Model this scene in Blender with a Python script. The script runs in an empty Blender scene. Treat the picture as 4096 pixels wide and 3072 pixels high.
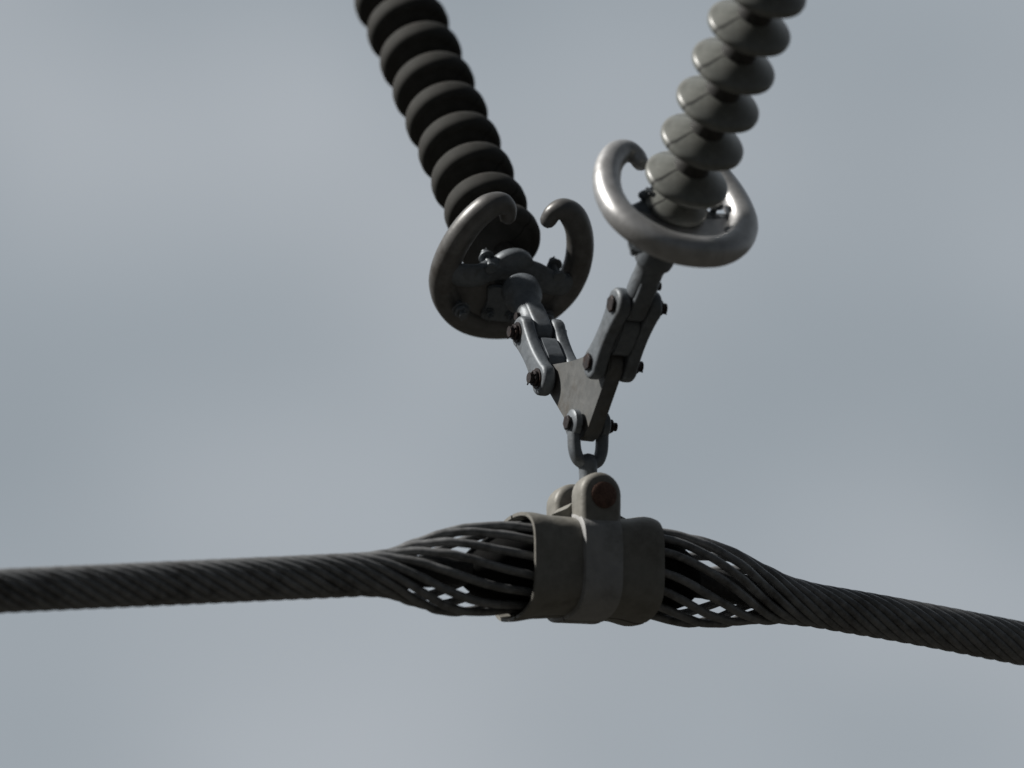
import bpy, bmesh, math, random
from mathutils import Vector, Matrix, noise
random.seed(7)
R = math.radians
scene = bpy.context.scene
C = scene.collection

# ------------------------------------------------------------------ camera
S = 0.003                      # metres per modelling unit (1 unit = 3 mm)
H = 12.0                       # height of the clamp above the ground
AZ, EL = R(24.0), R(12.0)      # the camera stands to the side of the line, below it
D = 16600.0                    # about 50 m away, long lens
t = Vector((-math.sin(AZ)*math.cos(EL), -math.cos(AZ)*math.cos(EL), -math.sin(EL)))
r = Vector((math.cos(AZ), -math.sin(AZ), 0))
u = t.cross(r)
camp = t*D - r*72 + u*184
cam_d = bpy.data.cameras.new('camera')
cam = bpy.data.objects.new('camera', cam_d); C.objects.link(cam)
M = Matrix((r, u, t)).transposed().to_4x4()
M.translation = camp*S + Vector((0, 0, H))
cam.matrix_world = M
cam_d.sensor_width = 36
cam_d.lens = 36*D/1024
cam_d.clip_start = 1; cam_d.clip_end = 2000
cam_d.dof.use_dof = True
cam_d.dof.focus_distance = D*S*1.006
cam_d.dof.aperture_fstop = 586/640.0
scene.camera = cam
scene.render.resolution_x = 1024; scene.render.resolution_y = 768

# ------------------------------------------------------------------ sun and sky
sun_dir = Vector((-0.69, 0.31, 0.66)).normalized()
sd = bpy.data.lights.new('sun', 'SUN'); sd.energy = 4.8; sd.angle = R(4); sd.color = (1.0, 0.968, 0.92)
sun = bpy.data.objects.new('sun', sd); C.objects.link(sun)
sun.rotation_euler = sun_dir.to_track_quat('Z', 'Y').to_euler()
w = bpy.data.worlds.new('World'); scene.world = w; w.use_nodes = True
nt = w.node_tree; N = nt.nodes; L = nt.links; N.clear()
out = N.new('ShaderNodeOutputWorld'); bg = N.new('ShaderNodeBackground')
bg.inputs['Strength'].default_value = 0.1
L.new(bg.outputs[0], out.inputs[0])
sky = N.new('ShaderNodeTexSky'); sky.sky_type = 'NISHITA'; sky.sun_disc = False
sky.sun_elevation = math.asin(sun_dir.z); sky.sun_rotation = math.atan2(sun_dir.x, sun_dir.y)
tc = N.new('ShaderNodeTexCoord')
def nd(kind, **kw):
    n = N.new(kind)
    for k, v in kw.items(): setattr(n, k, v)
    return n
def wnoise(scale, sc=(1, 1, 1), rot=(0, 0, 0), det=4, rough=.5):
    mp = nd('ShaderNodeMapping'); mp.inputs['Scale'].default_value = sc; mp.inputs['Rotation'].default_value = rot
    L.new(tc.outputs['Generated'], mp.inputs[0])
    n = nd('ShaderNodeTexNoise'); n.inputs['Scale'].default_value = scale
    n.inputs['Detail'].default_value = det; n.inputs['Roughness'].default_value = rough
    L.new(mp.outputs[0], n.inputs['Vector']); return n.outputs['Fac']
big = wnoise(46, (1, 1, 1.35), (0, R(20), 0), 3.5, .5)
rmp = nd('ShaderNodeValToRGB'); L.new(big, rmp.inputs[0])
rmp.color_ramp.elements[0].position = .36; rmp.color_ramp.elements[0].color = (2.95, 3.33, 3.66, 1)
rmp.color_ramp.elements[1].position = .64; rmp.color_ramp.elements[1].color = (4.1, 4.4, 4.72, 1)
fine = wnoise(1100, det=3, rough=.7)
fm = nd('ShaderNodeMapRange'); L.new(fine, fm.inputs[0]); fm.inputs[1].default_value = .25; fm.inputs[2].default_value = .75; fm.inputs[3].default_value = .945; fm.inputs[4].default_value = 1.055
mid_ = wnoise(120, (1, 1, 1.5), (0, R(25), 0), 4, .55)
mm = nd('ShaderNodeMapRange'); L.new(mid_, mm.inputs[0]); mm.inputs[1].default_value = .3; mm.inputs[2].default_value = .7; mm.inputs[3].default_value = .93; mm.inputs[4].default_value = 1.075
mmul = nd('ShaderNodeMath', operation='MULTIPLY'); L.new(mm.outputs[0], mmul.inputs[0]); L.new(fm.outputs[0], mmul.inputs[1])
m1 = nd('ShaderNodeVectorMath', operation='SCALE'); L.new(rmp.outputs[0], m1.inputs[0]); L.new(mmul.outputs[0], m1.inputs['Scale'])
# made-up dimming of the camera-side sky, keeps surfaces facing it dark
dp = nd('ShaderNodeVectorMath', operation='DOT_PRODUCT'); L.new(tc.outputs['Generated'], dp.inputs[0])
f = -t; dp.inputs[1].default_value = (f.x, f.y, 0)
dr = nd('ShaderNodeMapRange', interpolation_type='SMOOTHSTEP'); L.new(dp.outputs['Value'], dr.inputs[0])
dr.inputs[1].default_value = -.1; dr.inputs[2].default_value = .9; dr.inputs[3].default_value = .13; dr.inputs[4].default_value = 1
m2 = nd('ShaderNodeVectorMath', operation='SCALE'); L.new(m1.outputs[0], m2.inputs[0]); L.new(dr.outputs[0], m2.inputs['Scale'])
mixs = nd('ShaderNodeMix', data_type='RGBA'); mixs.inputs[0].default_value = .96
L.new(sky.outputs[0], mixs.inputs[6]); L.new(m2.outputs[0], mixs.inputs[7])
# land below the horizon: dark
sx = nd('ShaderNodeSeparateXYZ'); L.new(tc.outputs['Generated'], sx.inputs[0])
hr = nd('ShaderNodeMapRange'); L.new(sx.outputs[2], hr.inputs[0]); hr.inputs[1].default_value = -.03; hr.inputs[2].default_value = .02
mixg = nd('ShaderNodeMix', data_type='RGBA'); L.new(hr.outputs[0], mixg.inputs[0])
mixg.inputs[6].default_value = (.52, .49, .43, 1); L.new(mixs.outputs[2], mixg.inputs[7])
L.new(mixg.outputs[2], bg.inputs[0])
vs = scene.view_settings
vs.view_transform = 'Standard'; vs.look = 'None'; vs.exposure = 0; vs.gamma = 1; vs.use_curve_mapping = False

# ------------------------------------------------------------------ helpers
def hit(px, py, n=Vector((1, 0, 0)), q=Vector((0, 0, 0))):
    """point where the sight line through a picture point meets the plane through q with normal n (modelling units)"""
    d = -t*D + r*(px-512) + u*(384-py)
    return camp + d*((q-camp).dot(n)/d.dot(n))
def thing(name, label, cat, frame=None, group=None):
    o = bpy.data.objects.new(name, None); C.objects.link(o)
    o.empty_display_size = .1
    m = (frame or Matrix.Identity(4)).copy()
    m.translation = m.translation*S + Vector((0, 0, H))
    o.matrix_world = m
    o['label'] = label; o['category'] = cat
    if group: o['group'] = group
    return o
def obj(name, bm, mat, parent, smooth=40):
    bmesh.ops.recalc_face_normals(bm, faces=bm.faces)
    me = bpy.data.meshes.new(name)
    for v in bm.verts: v.co *= S
    bm.to_mesh(me); bm.free()
    for p in me.polygons: p.use_smooth = True
    me.set_sharp_from_angle(angle=R(smooth))
    me.materials.append(mat)
    o = bpy.data.objects.new(name, me); C.objects.link(o); o.parent = parent
    return o
def basis(d):
    d = d.normalized(); a = Vector((0, 0, 1)) if abs(d.z) < .9 else Vector((1, 0, 0))
    x = d.cross(a).normalized(); return x, d.cross(x).normalized()
def tube(bm, pts, rad, n=12, round_ends=True, flat=None, up=None):
    """sweep along pts; rad number or list; round ends; flat=(a,b) scales of an elliptic section"""
    pts = [Vector(p) for p in pts]
    rs = list(rad) if hasattr(rad, '__len__') else [rad]*len(pts)
    T = []
    for i in range(len(pts)):
        T.append((pts[min(i+1, len(pts)-1)]-pts[max(i-1, 0)]).normalized())
    if round_ends:
        for end in (0, 1):
            p, d, rr = (pts[0], -T[0], rs[0]) if end == 0 else (pts[-1], T[-1], rs[-1])
            for k in (1, 2, 3):
                a = R(90)*k/3.15
                q, q2 = p+d*rr*math.sin(a), rr*math.cos(a)
                if end == 0: pts.insert(0, q); rs.insert(0, q2); T.insert(0, T[0])
                else: pts.append(q); rs.append(q2); T.append(T[-1])
    x, y = basis(T[0])
    if up is not None:
        y = (Vector(up)-T[0]*Vector(up).dot(T[0])).normalized(); x = y.cross(T[0])
    rings = []
    for i, p in enumerate(pts):
        x = (x-T[i]*x.dot(T[i])).normalized(); y = T[i].cross(x)
        fa, fb = flat or (1, 1)
        rings.append([bm.verts.new(p+(x*math.cos(2*math.pi*k/n)*fa+y*math.sin(2*math.pi*k/n)*fb)*rs[i]) for k in range(n)])
    for a, b in zip(rings, rings[1:]):
        for k in range(n): bm.faces.new((a[k], a[(k+1) % n], b[(k+1) % n], b[k]))
    bm.faces.new(rings[0][::-1]); bm.faces.new(rings[-1])
def lathe(bm, prof, n=48, axis='Z', at=(0, 0, 0), closed=False):
    """prof: (radius, height) list"""
    at = Vector(at)
    def P(rr, h, a):
        c, s_ = rr*math.cos(a), rr*math.sin(a)
        return at+{'Z': Vector((c, s_, h)), 'X': Vector((h, c, s_)), 'Y': Vector((s_, h, c))}[axis]
    rings = []
    for rr, h in prof:
        if rr < 1e-4: rings.append([bm.verts.new(P(0, h, 0))])
        else: rings.append([bm.verts.new(P(rr, h, 2*math.pi*k/n)) for k in range(n)])
    pairs = list(zip(rings, rings[1:]))
    if closed: pairs.append((rings[-1], rings[0]))
    for a, b in pairs:
        for k in range(n):
            k2 = (k+1) % n
            if len(a) == 1 and len(b) == 1: continue
            if len(a) == 1: bm.faces.new((a[0], b[k2], b[k]))
            elif len(b) == 1: bm.faces.new((a[k], a[k2], b[0]))
            else: bm.faces.new((a[k], a[k2], b[k2], b[k]))
def disc_bolt(bm, at, axis, length, rad, head=1.7, hh=5, nut=True, sgn=1):
    """bolt along an axis: six-sided head at one end, nut and thread at the other"""
    at = Vector(at)
    ax = {'X': Vector((1, 0, 0)), 'Y': Vector((0, 1, 0)), 'Z': Vector((0, 0, 1))}[axis]*sgn
    tube(bm, [at-ax*length/2, at+ax*(length/2+hh*1.9+3)], rad*.85, 12, False)
    def hexa(c0, c1, rr):
        tmp = bmesh.new(); tube(tmp, [c0, c1], rr, 6, False)
        bmesh.ops.bevel(tmp, geom=tmp.edges[:], offset=rr*.12, segments=1, affect='EDGES')
        merge(bm, tmp)
    hexa(at-ax*(length/2+hh), at-ax*length/2, rad*head)
    if nut:
        lathe_w = rad*head*1.12
        tube(bm, [at+ax*(length/2-.2), at+ax*(length/2+1)], lathe_w, 20, False)
        hexa(at+ax*(length/2+1), at+ax*(length/2+1+hh*1.2), rad*head*.95)
        # split pin through the thread end
        sx_ = basis(ax)[0]
        c_ = at+ax*(length/2+hh*1.9+1.2)
        tube(bm, [c_-sx_*rad*1.15, c_+sx_*rad*1.3], .9, 6, True)
def merge(bm, tmp):
    me = bpy.data.meshes.new('tmp'); tmp.to_mesh(me); tmp.free(); bm.from_mesh(me); bpy.data.meshes.remove(me)
def prism(bm, outline, h0, h1, plane='YZ', bevel=1.0, seg=2, hole=None):
    """outline (a,b) extruded from h0 to h1 along the missing axis, all edges bevelled"""
    tmp = bmesh.new()
    def P(a, b, h): return {'YZ': (h, a, b), 'XZ': (a, h, b), 'XY': (a, b, h)}[plane]
    lo = [tmp.verts.new(P(a, b, h0)) for a, b in outline]; hi = [tmp.verts.new(P(a, b, h1)) for a, b in outline]
    tmp.faces.new(lo); tmp.faces.new(hi[::-1]); n = len(lo)
    for k in range(n): tmp.faces.new((lo[k], hi[k], hi[(k+1) % n], lo[(k+1) % n]))
    if bevel:
        capf = [f_ for f_ in tmp.faces if len(f_.verts) == n][:2] if n != 4 else None
        ed = tmp.edges[:] if n <= 4 else [e for f_ in capf for e in f_.edges]
        bmesh.ops.bevel(tmp, geom=ed, offset=bevel, segments=seg, affect='EDGES', clamp_overlap=True)
    merge(bm, tmp)
def stadium(c0, c1, rad, n=10, r1=None):
    """rounded bar outline between 2-D points"""
    c0, c1 = Vector(c0), Vector(c1); d = (c1-c0).normalized(); a0 = math.atan2(d.y, d.x); r1 = r1 or rad
    o = [(c1.x+r1*math.cos(a0-math.pi/2+math.pi*k/n), c1.y+r1*math.sin(a0-math.pi/2+math.pi*k/n)) for k in range(n+1)]
    o += [(c0.x+rad*math.cos(a0+math.pi/2+math.pi*k/n), c0.y+rad*math.sin(a0+math.pi/2+math.pi*k/n)) for k in range(n+1)]
    return o
def loft_bar(bm, c0, c1, rad, h0, h1, plane='YZ', bev=3, r1=None, seg=5, waist=None):
    """rounded bar with softly rounded rims"""
    r1 = r1 or rad; rings = []
    hs = [(h0+bev*(1-math.cos(R(90)*k/seg)), bev*(1-math.sin(R(90)*k/seg))) for k in range(seg+1)]
    hs += [(h1-bev*(1-math.cos(R(90)*k/seg)), bev*(1-math.sin(R(90)*k/seg))) for k in range(seg, -1, -1)]
    for h, ins in hs:
        o_ = stadium(c0, c1, rad-ins, 14, r1-ins)
        if waist:
            L_ = (Vector(c1)-Vector(c0)).length; up_ = []; m_ = 14
            side = [(c0[1]+L_*(k/m_), (rad-(rad-waist)*math.sin(math.pi*k/m_)**.8)-ins) for k in range(1, m_)]
            A, B = o_[:15], o_[15:]                    # end arcs at c1 and c0
            o_ = A+[(-q, z) for z, q in side[::-1]]+B+[(q, z) for z, q in side]
        rings.append([bm.verts.new({'YZ': (h, a, b), 'XZ': (a, h, b), 'XY': (a, b, h)}[plane]) for a, b in o_])
    n = len(rings[0])
    for a, b in zip(rings, rings[1:]):
        for k in range(n): bm.faces.new((a[k], a[(k+1) % n], b[(k+1) % n], b[k]))
    bm.faces.new(rings[0][::-1]); bm.faces.new(rings[-1])
def round_poly(pts, rad, n=6):
    """round the corners of a 2-D polygon"""
    o = []
    for i, p in enumerate(pts):
        p = Vector(p); a = Vector(pts[i-1])-p; b = Vector(pts[(i+1) % len(pts)])-p
        rr = rad[i] if hasattr(rad, '__len__') else rad
        k = min(rr, a.length*.45, b.length*.45); A, B = p+a.normalized()*k, p+b.normalized()*k
        for j in range(n+1):
            q = j/n; v = A*(1-q)**2+p*2*q*(1-q)+B*q*q; o.append((v.x, v.y))
    return o
def spline(pts, n=8):
    """Catmull-Rom through pts"""
    pts = [Vector(p) for p in pts]; P = [pts[0]*2-pts[1]]+pts+[pts[-1]*2-pts[-2]]; o = []
    for i in range(1, len(P)-2):
        for j in range(n):
            q = j/n
            o.append(.5*((2*P[i])+(P[i+1]-P[i-1])*q+(2*P[i-1]-5*P[i]+4*P[i+1]-P[i+2])*q*q+(3*P[i]-P[i-1]-3*P[i+1]+P[i+2])*q**3))
    o.append(P[-2]); return o
def lerp(tab, x):
    if x <= tab[0][0]: return tab[0][1]
    for (a, b), (c, d) in zip(tab, tab[1:]):
        if x <= c:
            q = (x-a)/(c-a); q = q*q*(3-2*q)*.5+q*.5; return b+(d-b)*q
    return tab[-1][1]

# ------------------------------------------------------------------ materials
def mat(name, c0, c1, rough=(.4, .6), metal=0.0, spec=.5, scale=60, bump=.15, stain=None, stain_amt=.5, coat=0):
    m = bpy.data.materials.new(name); m.use_nodes = True; t_ = m.node_tree; n = t_.nodes; l = t_.links
    b = n['Principled BSDF']; co = n.new('ShaderNodeTexCoord')
    no = n.new('ShaderNodeTexNoise'); no.inputs['Scale'].default_value = scale; no.inputs['Detail'].default_value = 6; no.inputs['Roughness'].default_value = .62
    l.new(co.outputs['Object'], no.inputs['Vector'])
    cr = n.new('ShaderNodeValToRGB'); l.new(no.outputs['Fac'], cr.inputs[0])
    cr.color_ramp.elements[0].position = .33; cr.color_ramp.elements[0].color = (*c0, 1)
    cr.color_ramp.elements[1].position = .68; cr.color_ramp.elements[1].color = (*c1, 1)
    colr = cr.outputs[0]
    if stain:
        n2 = n.new('ShaderNodeTexNoise'); n2.inputs['Scale'].default_value = scale*.28; n2.inputs['Detail'].default_value = 8; n2.inputs['Roughness'].default_value = .7
        l.new(co.outputs['Object'], n2.inputs['Vector'])
        mr = n.new('ShaderNodeMapRange'); mr.inputs[1].default_value = .5; mr.inputs[2].default_value = .66; mr.inputs[4].default_value = stain_amt
        l.new(n2.outputs['Fac'], mr.inputs[0])
        mx = n.new('ShaderNodeMix'); mx.data_type = 'RGBA'; l.new(mr.outputs[0], mx.inputs[0]); l.new(colr, mx.inputs[6]); mx.inputs[7].default_value = (*stain, 1)
        colr = mx.outputs[2]
    l.new(colr, b.inputs['Base Color'])
    rr = n.new('ShaderNodeMapRange'); rr.inputs[3].default_value = rough[0]; rr.inputs[4].default_value = rough[1]
    l.new(no.outputs['Fac'], rr.inputs[0]); l.new(rr.outputs[0], b.inputs['Roughness'])
    b.inputs['Metallic'].default_value = metal; b.inputs['Specular IOR Level'].default_value = spec
    b.inputs['Coat Weight'].default_value = coat; b.inputs['Coat Roughness'].default_value = .25
    n3 = n.new('ShaderNodeTexNoise'); n3.inputs['Scale'].default_value = scale*2.2; n3.inputs['Detail'].default_value = 4
    l.new(co.outputs['Object'], n3.inputs['Vector'])
    bp = n.new('ShaderNodeBump'); bp.inputs['Strength'].default_value = bump; bp.inputs['Distance'].default_value = .004
    l.new(n3.outputs['Fac'], bp.inputs['Height']); l.new(bp.outputs[0], b.inputs['Normal'])
    return m
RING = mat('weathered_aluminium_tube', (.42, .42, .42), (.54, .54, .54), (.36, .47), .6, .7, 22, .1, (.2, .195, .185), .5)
DULLRING = mat('dull_grey_tube', (.13, .128, .125), (.19, .188, .184), (.36, .5), .35, .5, 22, .15, (.075, .066, .056), .7)  # darker tube colour, used for the left ring only
GALV = mat('galvanised_steel', (.135, .152, .168), (.195, .215, .235), (.42, .6), .25, .5, 45, .2, (.075, .07, .062), .5)
YOKE = mat('old_galvanised_plate', (.115, .12, .12), (.16, .163, .16), (.5, .68), .15, .4, 30, .15, (.085, .07, .052), .6)
BOLT = mat('dark_rusty_bolt', (.018, .017, .02), (.05, .04, .037), (.45, .65), .3, .4, 90, .3, (.07, .03, .018), .6)
CAST = mat('cast_aluminium_clamp', (.20, .194, .172), (.27, .262, .238), (.45, .62), .1, .4, 26, .25, (.12, .112, .098), .6)
BANDM = mat('cast_aluminium_band', (.31, .312, .312), (.39, .39, .388), (.45, .62), .1, .4, 26, .25, (.15, .145, .13), .6)
RUST = mat('rusty_bolt_end', (.12, .066, .05), (.20, .12, .09), (.6, .8), .1, .3, 120, .4, (.03, .02, .018), .6)
ROD = mat('grey_armour_rod', (.17, .175, .18), (.29, .295, .30), (.38, .5), .2, .45, 40, .1, (.05, .046, .042), .7)
CORE = mat('dull_conductor', (.03, .03, .03), (.06, .06, .06), (.55, .7), .3, .4, 50, .1)
RUBB = mat('black_rubber', (.006, .006, .006), (.012, .012, .012), (.85, .95), 0, .15, 60, .1)
CAPM = mat('insulator_cap_iron', (.045, .045, .045), (.085, .083, .078), (.5, .65), .25, .4, 50, .2, (.05, .03, .02), .5)

def glaze(nm, ca, cb, cd, gr=(.28, .42), sp_=.5):
    m = mat(nm, ca, cb, gr, 0, sp_, 24, .04, cd, .5)
    # thin dark streaks run out along two radii of each shell
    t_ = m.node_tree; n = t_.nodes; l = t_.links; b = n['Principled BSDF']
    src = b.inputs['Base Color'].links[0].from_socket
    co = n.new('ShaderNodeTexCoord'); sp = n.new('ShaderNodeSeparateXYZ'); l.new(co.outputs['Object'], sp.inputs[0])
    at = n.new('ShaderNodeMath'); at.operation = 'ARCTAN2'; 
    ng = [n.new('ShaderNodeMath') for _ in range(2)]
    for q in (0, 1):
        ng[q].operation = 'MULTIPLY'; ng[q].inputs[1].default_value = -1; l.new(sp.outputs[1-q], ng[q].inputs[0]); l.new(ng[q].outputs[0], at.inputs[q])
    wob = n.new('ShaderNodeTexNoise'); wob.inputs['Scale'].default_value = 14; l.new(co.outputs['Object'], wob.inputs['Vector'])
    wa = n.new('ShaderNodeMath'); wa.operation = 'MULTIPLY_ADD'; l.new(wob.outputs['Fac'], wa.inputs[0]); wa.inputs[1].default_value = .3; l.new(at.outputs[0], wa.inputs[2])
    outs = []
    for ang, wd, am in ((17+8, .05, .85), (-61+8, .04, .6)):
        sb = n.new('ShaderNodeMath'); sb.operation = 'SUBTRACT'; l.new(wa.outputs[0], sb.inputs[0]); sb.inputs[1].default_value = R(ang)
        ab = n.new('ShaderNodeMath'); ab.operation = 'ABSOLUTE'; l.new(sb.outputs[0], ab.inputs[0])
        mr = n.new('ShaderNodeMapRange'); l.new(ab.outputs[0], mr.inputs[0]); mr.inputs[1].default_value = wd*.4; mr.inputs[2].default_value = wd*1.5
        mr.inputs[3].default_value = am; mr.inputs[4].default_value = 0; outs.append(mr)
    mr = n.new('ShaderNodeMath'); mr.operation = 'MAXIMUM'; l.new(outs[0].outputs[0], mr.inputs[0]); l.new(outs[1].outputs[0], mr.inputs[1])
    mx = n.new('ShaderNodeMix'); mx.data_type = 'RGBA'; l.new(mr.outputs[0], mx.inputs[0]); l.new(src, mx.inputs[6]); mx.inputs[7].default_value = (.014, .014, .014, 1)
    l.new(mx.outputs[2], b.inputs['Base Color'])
    return m
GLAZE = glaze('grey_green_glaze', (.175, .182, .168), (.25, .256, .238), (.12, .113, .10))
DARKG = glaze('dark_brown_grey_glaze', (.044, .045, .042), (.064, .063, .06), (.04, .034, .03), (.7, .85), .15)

# ------------------------------------------------------------------ conductor with its armour rods (plane y = 0)
YP = Vector((0, 1, 0))
cl = [(-260, 603), (0, 591), (200, 582), (384, 573.5), (463, 570), (514, 567), (584, 568.5), (650, 573), (694, 581.5), (735, 588.5), (796, 602), (910, 622), (1024, 644), (1260, 690)]
cpts = [hit(a, b, YP) for a, b in cl]
ctab = spline(cpts, 24)
def cz(x):
    lo, hi = 0, len(ctab)-1
    while hi-lo > 1:
        m_ = (lo+hi)//2
        if ctab[m_].x < x: lo = m_
        else: hi = m_
    q = (x-ctab[lo].x)/(ctab[hi].x-ctab[lo].x); return ctab[lo].z*(1-q)+ctab[hi].z*q
XL, XR = -2300, 2000
RO = 18.1                       # radius of the rod centres on the cable
rtab = [(-3000, RO), (-240, RO), (-214, 20.5), (-184, 30), (-158, 39), (-132, 43), (-100, 43.5), (-77, 42), (65, 42), (95, 43.5), (122, 43), (155, 37.5), (190, 27.5), (226, 20), (255, RO), (3000, RO)]
atab = [(-900, 28), (-240, 28), (-190, 26), (-140, 20), (-77, 12), (65, 12), (120, 20), (170, 27), (230, 29), (900, 29)]
conductor = thing('conductor_cable', 'dark twisted conductor cable crossing the picture, its rods swelling into baskets at the clamp', 'power cable')
xs = []
x = XL
while x < XR:
    xs.append(x); x += 5 if -420 < x < 420 else 8
phi = [0]
for a in range(1, len(xs)):
    xm = (xs[a]+xs[a-1])/2
    phi.append(phi[-1]+math.tan(R(lerp(atab, xm)))/lerp(rtab, xm)*(xs[a]-xs[a-1]))
NR = 13
for k in range(NR):
    bm = bmesh.new(); pts = []; jit = random.uniform(-.045, .045); jr = random.uniform(-.6, .6); ph = random.uniform(0, 6.28)
    for x_, p in zip(xs, phi):
        rad = lerp(rtab, x_); fr = max(0, min(1, (rad-22)/20))
        if -70 < x_ < 58: fr = 0
        a = 2*math.pi*k/NR+p*1.0+jit*(fr+.25)+.03*fr*math.sin(x_*.02+ph)
        rad += jr*fr
        pts.append(Vector((x_, -rad*math.cos(a), cz(x_)-rad*math.sin(a)*(-1)*(-1))))
    tube(bm, pts, 4.3, 10, True)
    obj('armour_rod', bm, ROD, conductor, 60)
# inner core: lobed, laid the other way
bm = bmesh.new(); rings = []
nn = 60; xq = XL
while xq < XR:
    tw = -xq*.026
    rings.append([bm.verts.new((xq, (15+1.2*abs(math.sin((2*math.pi*k/nn+tw)*6)))*math.cos(2*math.pi*k/nn), cz(xq)+(15+1.2*abs(math.sin((2*math.pi*k/nn+tw)*6)))*math.sin(2*math.pi*k/nn))) for k in range(nn)])
    xq += 6
for a, b in zip(rings, rings[1:]):
    for k in range(nn): bm.faces.new((a[k], a[(k+1) % nn], b[(k+1) % nn], b[k]))
bm.faces.new(rings[0]); bm.faces.new(rings[-1])
obj('core', bm, CORE, conductor, 80)

# ------------------------------------------------------------------ suspension clamp
clamp = thing('suspension_clamp', 'pale cast suspension clamp gripping the middle of the conductor, two round lugs on top', 'clamp')
def shell(bm, x0, x1, tab_out, tab_in, n=64, a0=0, a1=360, sq=True):
    """barrel about the conductor; radius tables over x; angle from a0 to a1 (degrees, 90 = up, 180 = towards +y)"""
    full = abs(a1-a0) >= 360; m_ = 30; st = n if full else n+1
    def ring(xx, tab):
        rr = lerp(tab, xx); zc = cz(xx)
        o_ = []
        for k in range(st):
            a = R(a0+(a1-a0)*k/n); ca, sa = math.cos(a), math.sin(a)
            g = (abs(ca)**3.6+abs(sa)**3.6)**(-1/3.6) if sq else 1
            o_.append(bm.verts.new((xx, -rr*g*ca, zc+rr*(1+(g-1)*.6)*sa)))
        return o_
    X = [x0+(x1-x0)*i/m_ for i in range(m_+1)]
    O = [ring(q, tab_out) for q in X]; I = [ring(q, tab_in) for q in X]
    seq = O+I[::-1]
    for i in range(len(seq)):
        a, b = seq[i], seq[(i+1) % len(seq)]
        for k in range(n if full else n):
            k2 = (k+1) % st
            bm.faces.new((a[k], a[k2], b[k2], b[k]))
    if not full:
        for e in (0, -1):
            for i in range(m_): bm.faces.new((O[i][e], O[i+1][e], I[i+1][e], I[i][e]))
bo = [(-79, 52.4), (-77, 54), (-70, 54), (-50, 51), (-20, 49.5), (8, 49.5), (36, 50.5), (56, 54), (63, 53.5), (66, 52)]
bi = [(-79, 50.8), (-50, 48.0), (40, 48.0), (66, 50.8)]
for (a0, a1, nm) in ((-84, 93, 'front_half'), (97, 272, 'back_half')):
    bm = bmesh.new(); shell(bm, -77, 65, bo, bi, 44, a0, a1); obj(nm, bm, CAST, clamp, 35)
bm = bmesh.new(); shell(bm, -128, 120, [(-128, 18), (-116, 27), (-102, 34), (-80, 37), (60, 37), (88, 36), (108, 30), (120, 18)], [(-128, 17), (120, 17)], 48, sq=False); obj('rubber_insert', bm, RUBB, clamp)
bm = bmesh.new(); shell(bm, -69, 57, [(-69, 47.6), (60, 47.6)], [(-69, 46.0), (60, 46.0)], 48); obj('rubber_liner', bm, RUBB, clamp)
# raised central band, running up into the front and back lugs
bm = bmesh.new(); shell(bm, -23, 20, [(-23, 51), (-21.5, 54.2), (18.5, 54.2), (20, 51)], [(-23, 47), (20, 47)], 44, -88, 80); obj('clamp_band', bm, BANDM, clamp, 35)
bm = bmesh.new(); shell(bm, -23, 20, [(-23, 51), (-21.5, 54.2), (18.5, 54.2), (20, 51)], [(-23, 47), (20, 47)], 44, 100, 268); obj('clamp_band', bm, BANDM, clamp, 35)
z0 = cz(0)
LZ = 68.5
for (ya, yb) in ((-46, -14), (18, 48)):
    bm = bmesh.new()
    loft_bar(bm, (0, z0+24), (0, z0+LZ), 22, ya, yb, 'XZ', 8, 22.5)
    lug = obj('lug', bm, CAST, clamp, 50)
# fillet flanges between the lugs and the barrel
for sx_ in (-1, 1):
    bm = bmesh.new()
    o_ = round_poly([(-20*sx_+1, 44), (-20*sx_+1, 64), (-26*sx_, 56), (-44*sx_, 48), (-44*sx_, 42)], 3)
    o_ = [(a, b+z0) for a, b in o_]
    prism(bm, o_, -18, 20, 'XZ', 1.5, 2); obj('flange', bm, CAST, clamp, 50)
bm = bmesh.new(); lathe(bm, [(0, -50), (10, -49.5), (13.5, -47.8), (13.5, -44), (7, -44), (7, 44), (12, 44), (12, 52), (0, 53)], 28, 'Y', (1, 0, z0+LZ-2)); obj('clamp_bolt', bm, RUST, clamp)

# ------------------------------------------------------------------ clevis between clamp and yoke plate
PB = hit(588, 424.5); PB.x = 0
cf = Matrix.Translation(PB)
clev = thing('clevis_link', 'blue-grey steel fork link joining the foot of the yoke plate to the clamp', 'clevis', cf)
zt = (z0+LZ)-PB.z               # the eye sits between the lugs
bm = bmesh.new()
for s_ in (-1, 1):
    tube(bm, spline([(s_*15.5, 0, 2), (s_*15.5, 0, -12), (s_*14.5, 0, -27), (s_*10, 0, -37), (0, 0, -42)], 5), 6.4, 14, True, (1.25, 1), (1, 0, 0))
    lathe(bm, [(0, -4.5), (12, -4.5), (14, -3), (14, 3), (12, 4.5), (0, 4.5)], 24, 'X', (s_*15.5, 0, 0))
tube(bm, [(0, 0, -40), (0, 0, -46), (0, 0, -54), (0, 0, zt)], [10.5, 9.3, 9, 9.5], 16, True)
lathe(bm, [(0, -8), (13, -8), (15, -6), (15, 6), (13, 8), (0, 8)], 24, 'Y', (0, 0, zt))
obj('fork', bm, GALV, clev)
bm = bmesh.new(); disc_bolt(bm, (0, 0, 0), 'X', 42, 5.2, 1.55, 3.6); obj('pin', bm, BOLT, clev)

# ------------------------------------------------------------------ yoke plate (in the plane of the V)
PL, PR = hit(559, 380.5), hit(611, 364)
yk = thing('yoke_plate', 'triangular dull grey yoke plate where the two hanger arms meet', 'yoke plate', cf)
T = 8
def rel(p): return (p.y-PB.y, p.z-PB.z)
a_, b_ = rel(PL), rel(PR)
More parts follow.
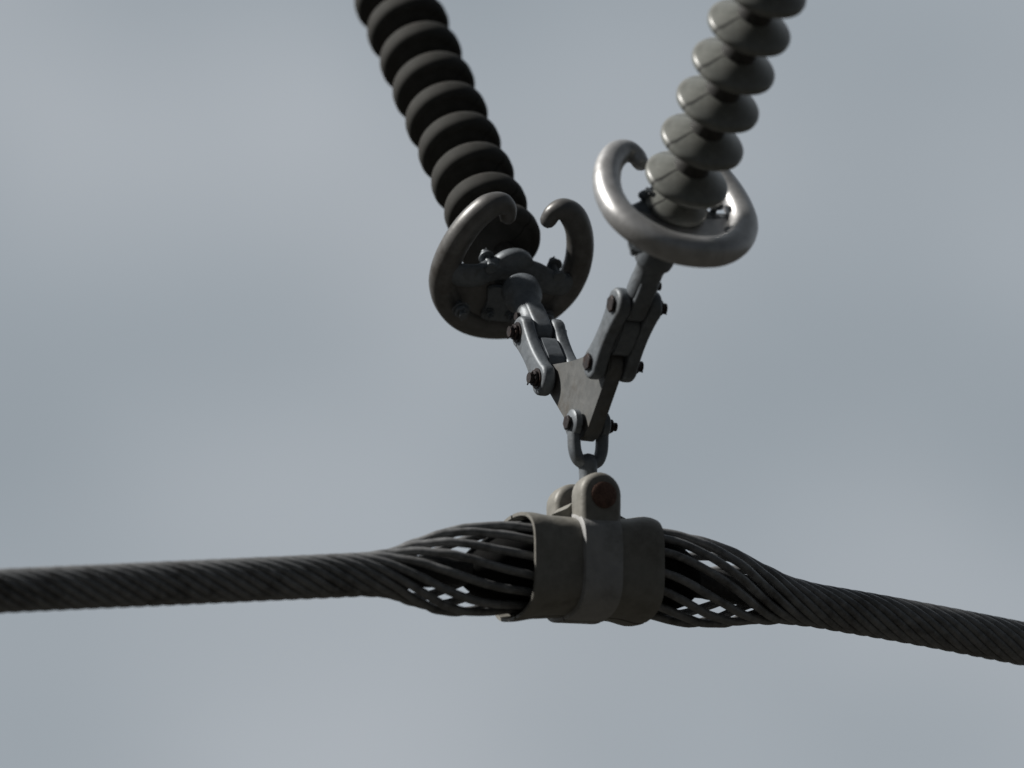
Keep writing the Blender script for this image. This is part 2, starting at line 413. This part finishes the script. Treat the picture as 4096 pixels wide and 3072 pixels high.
# screen left is +y
mid = ((a_[0]+b_[0])/2, (a_[1]+b_[1])/2)
ol = round_poly([(a_[0]+17, a_[1]-2), (a_[0]+10, a_[1]+17), (mid[0]+4, mid[1]+12), (b_[0]-8, b_[1]+17), (b_[0]-17, b_[1]-3), (-15, -10), (0, -19), (14, -10)], [12, 12, 30, 12, 14, 12, 8, 12], 6)
bm = bmesh.new(); prism(bm, ol, -T, T, 'YZ', 2.2, 3); obj('plate', bm, YOKE, yk, 50)

# ------------------------------------------------------------------ the two hanger arms
def arm_frame(pin, far):
    a = (far-pin); L_ = a.length; a.normalize(); a.x = 0; a.normalize()
    w_ = Vector((0, a.z, -a.y)) if a.y < 0 else Vector((0, -a.z, a.y))   # towards the inside of the V
    v_ = w_.cross(a)
    m = Matrix((v_, w_, a)).transposed().to_4x4(); m.translation = pin; return m
FL = arm_frame(PL, hit(410.6, 34.7)); FR = arm_frame(PR, hit(751, 23.2))
def s_at(F, px, py):
    p = hit(px, py); return (F.inverted() @ p).z
print('arms', math.degrees(math.atan2(FL.col[2].y, FL.col[2].z)), math.degrees(math.atan2(FR.col[2].y, FR.col[2].z)))
def link(F, label, sgn):
    th = thing('hanger_link', label, 'link', F, 'paired steel hanger links')
    for s_ in (-1, 1):
        bm = bmesh.new()
        loft_bar(bm, (0, 0), (0, 75), 17, s_*17-7, s_*17+7, 'YZ', 4.5, None, 5, 12)
        obj('link_plate', bm, GALV, th, 50)
    bm = bmesh.new(); prism(bm, stadium((0, 27), (0, 50), 12.5, 8), -10.4, 10.4, 'YZ', 2, 2); obj('spacer', bm, GALV, th, 50)
    for z in (0, 75):
        bm = bmesh.new(); disc_bolt(bm, (0, 0, z), 'X', 49, 6.5, 1.45, 3.2, True, 1)
        obj('bolt', bm, BOLT, th)
    return th
def socket(F, label):
    f2 = F.copy(); f2.translation = F.translation + F.col[2].xyz*75
    th = thing('socket_clevis', label, 'clevis', f2, 'socket clevises above the links')
    bm = bmesh.new()
    loft_bar(bm, (0, 0), (0, 30), 15, -9.9, 9.9, 'YZ', 4)
    tube(bm, spline([(0, 0, 20), (0, 0, 38), (0, 0, 50), (0, 0, 60)], 4), [15]*4+[14.5]*4+[15]*4+[15], 20, True)
    obj('tongue', bm, GALV, th, 50)
    bm = bmesh.new(); disc_bolt(bm, (0, 0, 27), 'X', 21, 5, 1.35, 2.5, False); obj('cross_pin', bm, BOLT, th)
    bm = bmesh.new(); lathe(bm, [(0, 50), (15, 50), (16, 54), (19, 57), (20, 62), (20, 74), (17, 79), (0, 80)], 32)
    obj('socket', bm, GALV, th, 40)
    return th
SR = {}
def ring(F, s0, label, sgn, RING):
    f2 = F.copy(); f2.translation = F.translation + F.col[2].xyz*s0
    th = thing('arcing_ring', label, 'arcing ring', f2, 'C-shaped arcing rings')
    half = [(0, -72), (28, -67), (51, -50), (66, -26), (70.5, 0), (68, 26), (60, 50), (48.5, 67), (36, 74), (26, 70), (22.5, 61)]
    pts = [(-a, b, 0) for a, b in half[::-1]]+[(a, b, 0) for a, b in half[1:]]
    p = spline(pts, 7); n_ = len(p)-1
    rad = [lerp([(0, 8.6), (.04, 9.2), (.09, 11.5), (.15, 13.6), (.25, 14.2), (.5, 15.8), (.75, 14.2), (.85, 13.6), (.91, 11.5), (.96, 9.2), (1, 8.6)], i/n_) for i in range(n_+1)]
    # the horns rise a little along the string
    bm = bmesh.new(); tube(bm, [q+Vector((0, 0, 6*max(0, q.y/70)**2)) for q in p], rad, 24, True); obj('tube', bm, RING, th, 60)
    # cross bracket: bowed flat bar from side to side, held at the socket
    bm = bmesh.new()
    path = spline([(-62, -8, -8), (-50, -6, -12), (-38, -3, -13), (-25, 0, -7), (-12, 0, -3), (0, 0, -3), (12, 0, -3), (25, 0, -7), (38, -3, -13), (50, -6, -12), (62, -8, -8)], 5)
    tube(bm, path, 10.5, 16, True, (1.3, .72), (0, 0, 1))
    lathe(bm, [(0, -9), (21, -9), (24, -6), (24, 2), (20, 6), (0, 7)], 32)
    obj('cross_bracket', bm, GALV, th, 50)
    # half-moon plate filling the closed side of the ring
    bm = bmesh.new()
    o_ = [(66*math.cos(R(a)), 68*math.sin(R(a))) for a in range(188, 353, 7)]
    o_ += [(56, -6), (42, -12), (30, -14), (22, -8), (-22, -8), (-30, -14), (-42, -12), (-56, -6)]
    prism(bm, o_, -9, -3, 'XY', 1.2, 2)
    obj('plate', bm, RING, th, 50)
    bm = bmesh.new()
    prism(bm, round_poly([(-24, -16), (24, -16), (17, -36), (19, -58), (-19, -58), (-17, -36)], 7), -14, -9.2, 'XY', 1.2, 2)
    obj('gusset', bm, GALV, th, 50)
    for q in ((-30, 10, -8), (46, 8, -8)):
        bm = bmesh.new(); disc_bolt(bm, (q[0]*sgn, q[1], q[2]), 'Z', 16, 4, 1.8, 3.5); obj('bolt', bm, GALV, th)
    for q in (-47, 47):
        bm = bmesh.new(); disc_bolt(bm, (q, -42, -9), 'Z', 26, 5, 1.7, 4, True, -1); obj('bolt', bm, GALV, th)
    for q in (-12, 12):
        bm = bmesh.new(); disc_bolt(bm, (q, -48, -11), 'Z', 9, 3.2, 1.6, 3, True, -1); obj('bolt', bm, GALV, th)
    return th
link(FL, 'paired steel link plates under the left arcing ring, leading to the dark string', 1*-1)
link(FR, 'paired steel link plates under the right arcing ring, leading to the paler string', 1)
socket(FL, 'blue-grey steel clevis rising through the left arcing ring to the dark string')
socket(FR, 'dark steel clevis under the right arcing ring, below the grey-green string')
sL = s_at(FL, 511, 267); sR = s_at(FR, 675, 204)
print('ring s', sL, sR)
ring(FL, sL, 'dark C-shaped arcing ring around the foot of the left dark string, open upwards', -1, DULLRING)
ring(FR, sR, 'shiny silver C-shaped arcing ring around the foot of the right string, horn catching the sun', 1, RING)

# insulator strings
def shed_mesh(R0=42.5, deep=False):
    bm = bmesh.new(); k = R0/42.5
    prof = [(12, 15), (19, 13.4), (26, 10.6), (32, 7.4), (37, 4.4), (40.8, 2.2), (42.6, 0), (43, -2.6), (42.4, -5.4), (41, -6.6), (38.5, -6.2), (33, -4), (28, -5.2), (24, -6.6), (20, -6), (15, -3), (10, -1)]
    if deep: prof = [(12, 18), (24, 17), (32, 15.5), (38, 13), (41.4, 10), (42.8, 5), (42.9, -3), (41.4, -8), (37.6, -11), (34.5, -10.6), (32.6, -10.2), (29, -12.6), (24, -14.6), (20, -14.6), (15, -16), (10, -16)]
    lathe(bm, [(a*k, b*k) for a, b in prof], 64); return bm
def string(F, cpx, step, k0, k1, label, small=None, gl=None):
    f2 = F.copy(); s1 = s_at(F, cpx[0]+step[0]*k1, cpx[1]+step[1]*k1)
    f2.translation = F.translation + F.col[2].xyz*s1
    th = thing('insulator_string', label, 'insulator string', f2, 'insulator strings of the V')
    s0 = s_at(F, cpx[0]+step[0]*k0, cpx[1]+step[1]*k0); n_ = k1-k0; pitch = (s0-s1)/n_
    print('pitch', pitch)
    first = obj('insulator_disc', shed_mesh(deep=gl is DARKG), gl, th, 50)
    bm = bmesh.new(); lathe(bm, [(0, pitch-9), (8, pitch-9), (13, pitch-12), (15, pitch-18), (16.5, 26), (18, 19), (18, 13), (12, 12), (0, 12)], 32); cap = obj('metal_cap', bm, CAPM, first, 40)
    bm = bmesh.new(); lathe(bm, [(0, 3), (12, 3), (12, -3), (9, -7), (6, -9), (5.2, -15), (8, -17), (8, -19), (0, -19)], 24); pin = obj('pin', bm, CAPM, first, 40)
    for k in range(1, n_+1):
        o = first.copy(); C.objects.link(o); o.parent = th; o.location = (0, 0, pitch*k*S)
        for ch in (cap, pin):
            c = ch.copy(); C.objects.link(c); c.parent = o
    if small:
        sm = s_at(F, small[0], small[1])
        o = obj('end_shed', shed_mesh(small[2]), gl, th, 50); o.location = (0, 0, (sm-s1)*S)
    # end fitting below the last disc
    bm = bmesh.new(); lo = (sL if F is FL else sR)-s1
    lathe(bm, [(0, 6), (9, 6), (9, 2), (11, 0), (11, lo+6), (15, lo+2), (15, lo-4), (0, lo-4)], 28); obj('end_fitting', bm, CAPM, th, 40)
    return th
string(FL, (410.6, 34.7), (12.9, 28.75), -12, 7, 'dark insulator string leaning up to the left, seen from below its overlapping discs', None, DARKG)
string(FR, (751, 23.2), (-15.8, 39), -11, 4, 'grey-green insulator string leaning up to the right, disc tops partly sunlit', (677, 204, 32), GLAZE)
